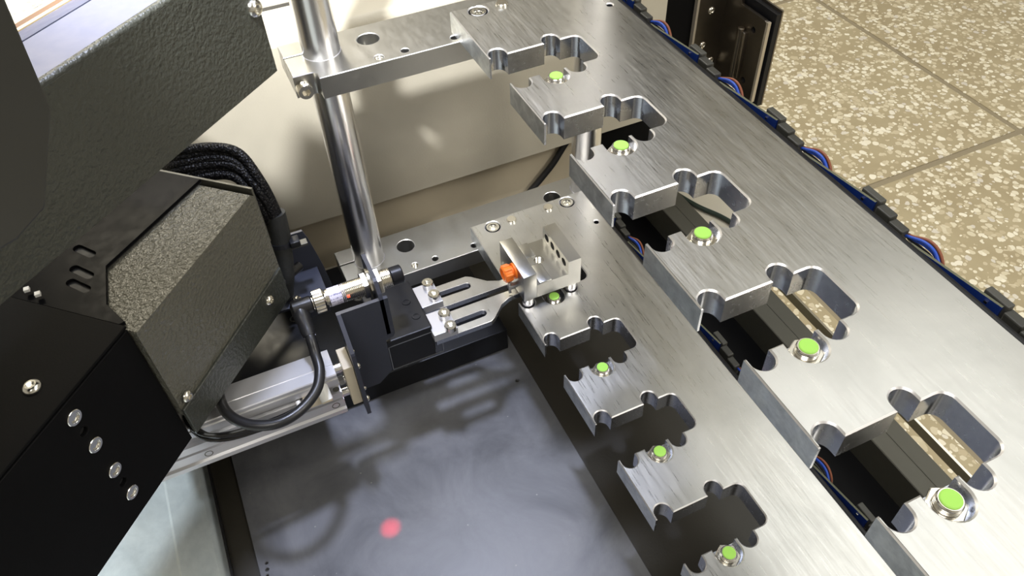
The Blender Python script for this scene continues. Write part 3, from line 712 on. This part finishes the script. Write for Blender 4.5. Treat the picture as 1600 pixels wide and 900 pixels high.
if sum(a[0] * b_[1] - a[1] * b_[0] for a, b_ in zip(cov, cov[1:] + cov[:1])) < 0: cov = cov[::-1]
def sl(p0, p1, r):
    p0, p1 = Vector(p0), Vector(p1); an = math.degrees(math.atan2((p1 - p0).y, (p1 - p0).x))
    return (arc(p0.x, p0.y, r, an + 90, an + 270, 6) + arc(p1.x, p1.y, r, an - 90, an + 90, 6))[::-1]
bm = NB(); slab(bm, cov, [], -71.45, -70.95, 0, (0, 0, 0)); obj('slot_shade', bm, M_HOLE, hs, 0)  # black sheet added so the slots above it look dark inside
bm = NB(); slab(bm, cov, [sl((11, -216.6), (19.5, -210.2), 2.2), sl((20.2, -218.8), (28.6, -212.4), 2.2), sl((-4, -214), (4, -208), 2.2)], -70.9, -69.2, 0.2, (0, 0, 0)); tag(obj('slotted_cover', bm, M_GLOSSB, hs, 0), 'black slotted cover plate')

ca = thing('braided_cable_bundle', 'bundle of black braided hoses arching over the motor housing', 'hoses', (-40, -125, -110))
outer = [(-75, -168, -76), (-59, -156, -66.5), (-52, -138, -64.5), (-44, -124, -68), (-33, -118.5, -82), (-30, -116.5, -105), (-28, -118, -122)]
for k in range(6):
    f = k / 5
    pts = []
    for i, p in enumerate(outer):
        s = i / (len(outer) - 1)
        drop = (1 - s) ** 0.8
        pts.append((p[0] + 9 * f * drop + 1.5 * math.cos(k * 2.1) * s, p[1] - 3.5 * f * drop - 3.2 * f * (1 - abs(2 * s - 1)) + (2.6 * math.sin(k * 2.1)) * s, p[2] - 15 * f * min(1, drop * 1.15 + 0.1)))
    bm = NB(); tube(bm, pts, 3.0, 14, 8); obj('braided_hose', bm, M_BRAID, ca)
bm = NB(); tube(bm, [(-31, -116.5, -106), (-29.5, -117, -114), (-28, -118, -124), (-27, -118.8, -128)], 6.6, 18, 5); obj('tape_wrap', bm, M_TAPE, ca)
bm = NB(); tube(bm, [(-27, -118.8, -128), (-24, -120, -138), (-20, -122, -148), (-18.5, -124, -156), (-18, -125, -163)], lambda s: 6.4 - 2.6 * s, 16, 5); obj('tape_tail', bm, M_TAPE, ca)
bm = NB()
lathe(bm, (-28.2, -118, -125.5), (0.25, -0.12, -1), [(6.9, 0), (7.6, 0), (7.6, 3), (6.9, 3)], 20); box(bm, -27, -20, -113.5, -107.5, -128, -123.5, 0.6); obj('cable_tie', bm, M_BLACKS, ca)
spt = thing('cable_support', 'black upright sheet holding the hose bundle with a grey clamp plate', 'bracket', (-30, -110, -205))
bm = NB(); box(bm, -31, -26, -126, -103, -133.6, -132, 0.2); tag(obj('clamp_plate', bm, M_LEDGE, spt, 0), 'grey clamp plate')
bm = NB(); slab(bm, [(-134, -205), (-93, -205), (-97, -166), (-101.5, -140), (-103.5, -133), (-122, -133), (-134, -150)], [], -41, -39.2, 0, (0, 0, 0), lambda a, b_, c: (c, a, b_)); obj('support_sheet', bm, M_BRACKET, spt, 0)
bm = NB(); box(bm, -39.3, -10.5, -134, -101, -167.5, -165.6, 0.2); box(bm, -39.5, -34, -134, -101, -205, -166); obj('shelf_flange', bm, M_BRACKET, spt, 0)
for p in ((-15, -106, -165.6), (-16, -120, -165.6), (-25, -123, -165.6)):
    bm = NB(); screw(bm, p, (0, 0, 1), 2.6, 1.6, 'button', 1.2); obj('flange_screw', bm, M_NICKEL, spt)

PLACE[:] = [1.0, Vector((0, 0, 0))]
# upper arm cover
E_ = Vector((0.651, -0.758, 0)).normalized(); EN = Vector((0.758, 0.651, 0)).normalized()
PA = (34.5, -97.5)
arm = thing('slanted_arm_cover', 'large dark pebbled arm cover slanting across the corner with a slate blue top', 'cover', (90, -170, 20))
bm = NB()
slab(bm, [(0, 20), (230, 20), (230, 71.8), (0, 71.8)], [], -3, 0, 0.5, (0, 0, 0), F(PA, E_, EN))
# rounded upper bend
lp = [(0, 71.5)] + [(-1.5 + 1.5 * math.cos(math.radians(a)), 71.8 + 1.5 * math.sin(math.radians(a))) for a in range(0, 91, 15)] + [(-2.6, 73.3), (-2.6, 71.5)]
slab(bm, [(c, z) for c, z in lp], [], 0, 230, 0, (0, 0, 0), lambda a, b_, c: F(PA, E_, EN)(c, b_, a))
obj('side_panel', bm, M_GREYD, arm, 40)
bm = NB(); box(bm, 0, 230, -26, -2.8, 70.5, 72.9, 0.4, 0, FM(PA, E_, EN)); obj('top_panel', bm, M_TOPBLUE, arm, 0)
bm = NB(); slab(bm, [(-26.3, 73.0), (-26.3, 70), (-45, 64), (-45, 66.5)], [], 0, 230, 0, (0, 0, 0), lambda a, b_, c: F(PA, E_, EN)(c, b_, a)); obj('sloped_panel', bm, M_TOPBLUE, arm, 0)
bm = NB(); slab(bm, [(4, 23), (228, 23), (228, 66), (4, 66)], [], -46, -3.2, 0, (0, 0, 0), F(PA, E_, EN)); obj('inner_frame', bm, M_BLACK, arm, 0)
bm = NB(); screw(bm, at(PA, 1.8, 0, 51), EN, 4.0, 2.3, 'button', 1.9)
bm.free(); bm = NB(); screw(bm, at(PA, 3.6, 0, 50.6, E_, EN), EN, 3.9, 2.3, 'button', 1.9); obj('cover_screw', bm, M_SCREW, arm)
# plywood edge and foil beyond the arm
ply = thing('plywood_strip', 'striped plywood edge lying beyond the slate blue arm top', 'board', (20, -180, 55))
for k, (c0, c1, mt) in enumerate(((-48.2, -46.4, M_PLY), (-51.2, -48.2, M_PLYD), (-53.2, -51.2, M_PLY))):
    bm = NB(); box(bm, 30, 230, c0, c1, 52, 66.4, 0.15, 0, FM(PA, E_, EN)); obj('ply_layer', bm, mt, ply, 0)
bm = NB(); box(bm, 30, 230, -90, -53.4, 50, 65, 0.6, 0, FM(PA, E_, EN)); tag(obj('foil_pack', bm, M_FOIL, None, 0), 'crumpled silver wrapped pack beyond the plywood strip', 'package')

# near cover at the left edge
bm = NB()
nc = [(150.0, -165.8, 140), (147.2, -162.4, 118.7), (149.0, -164.5, 91.0), (158.6, -175.7, 69.7), (165.5, -183.7, 67.5), (185, -206.5, 72), (195, -218, 140)]
loft(bm, [[Vector(p) for p in nc], [Vector(p) - EN * 22 for p in nc]])
bmesh.ops.bevel(bm, geom=bm.edges[:], offset=0.8, segments=2, profile=0.5, affect='EDGES')
tag(obj('near_cover', bm, M_COVER, None, 0), 'smooth dark grey cover at the left, closest to the eye', 'cover')
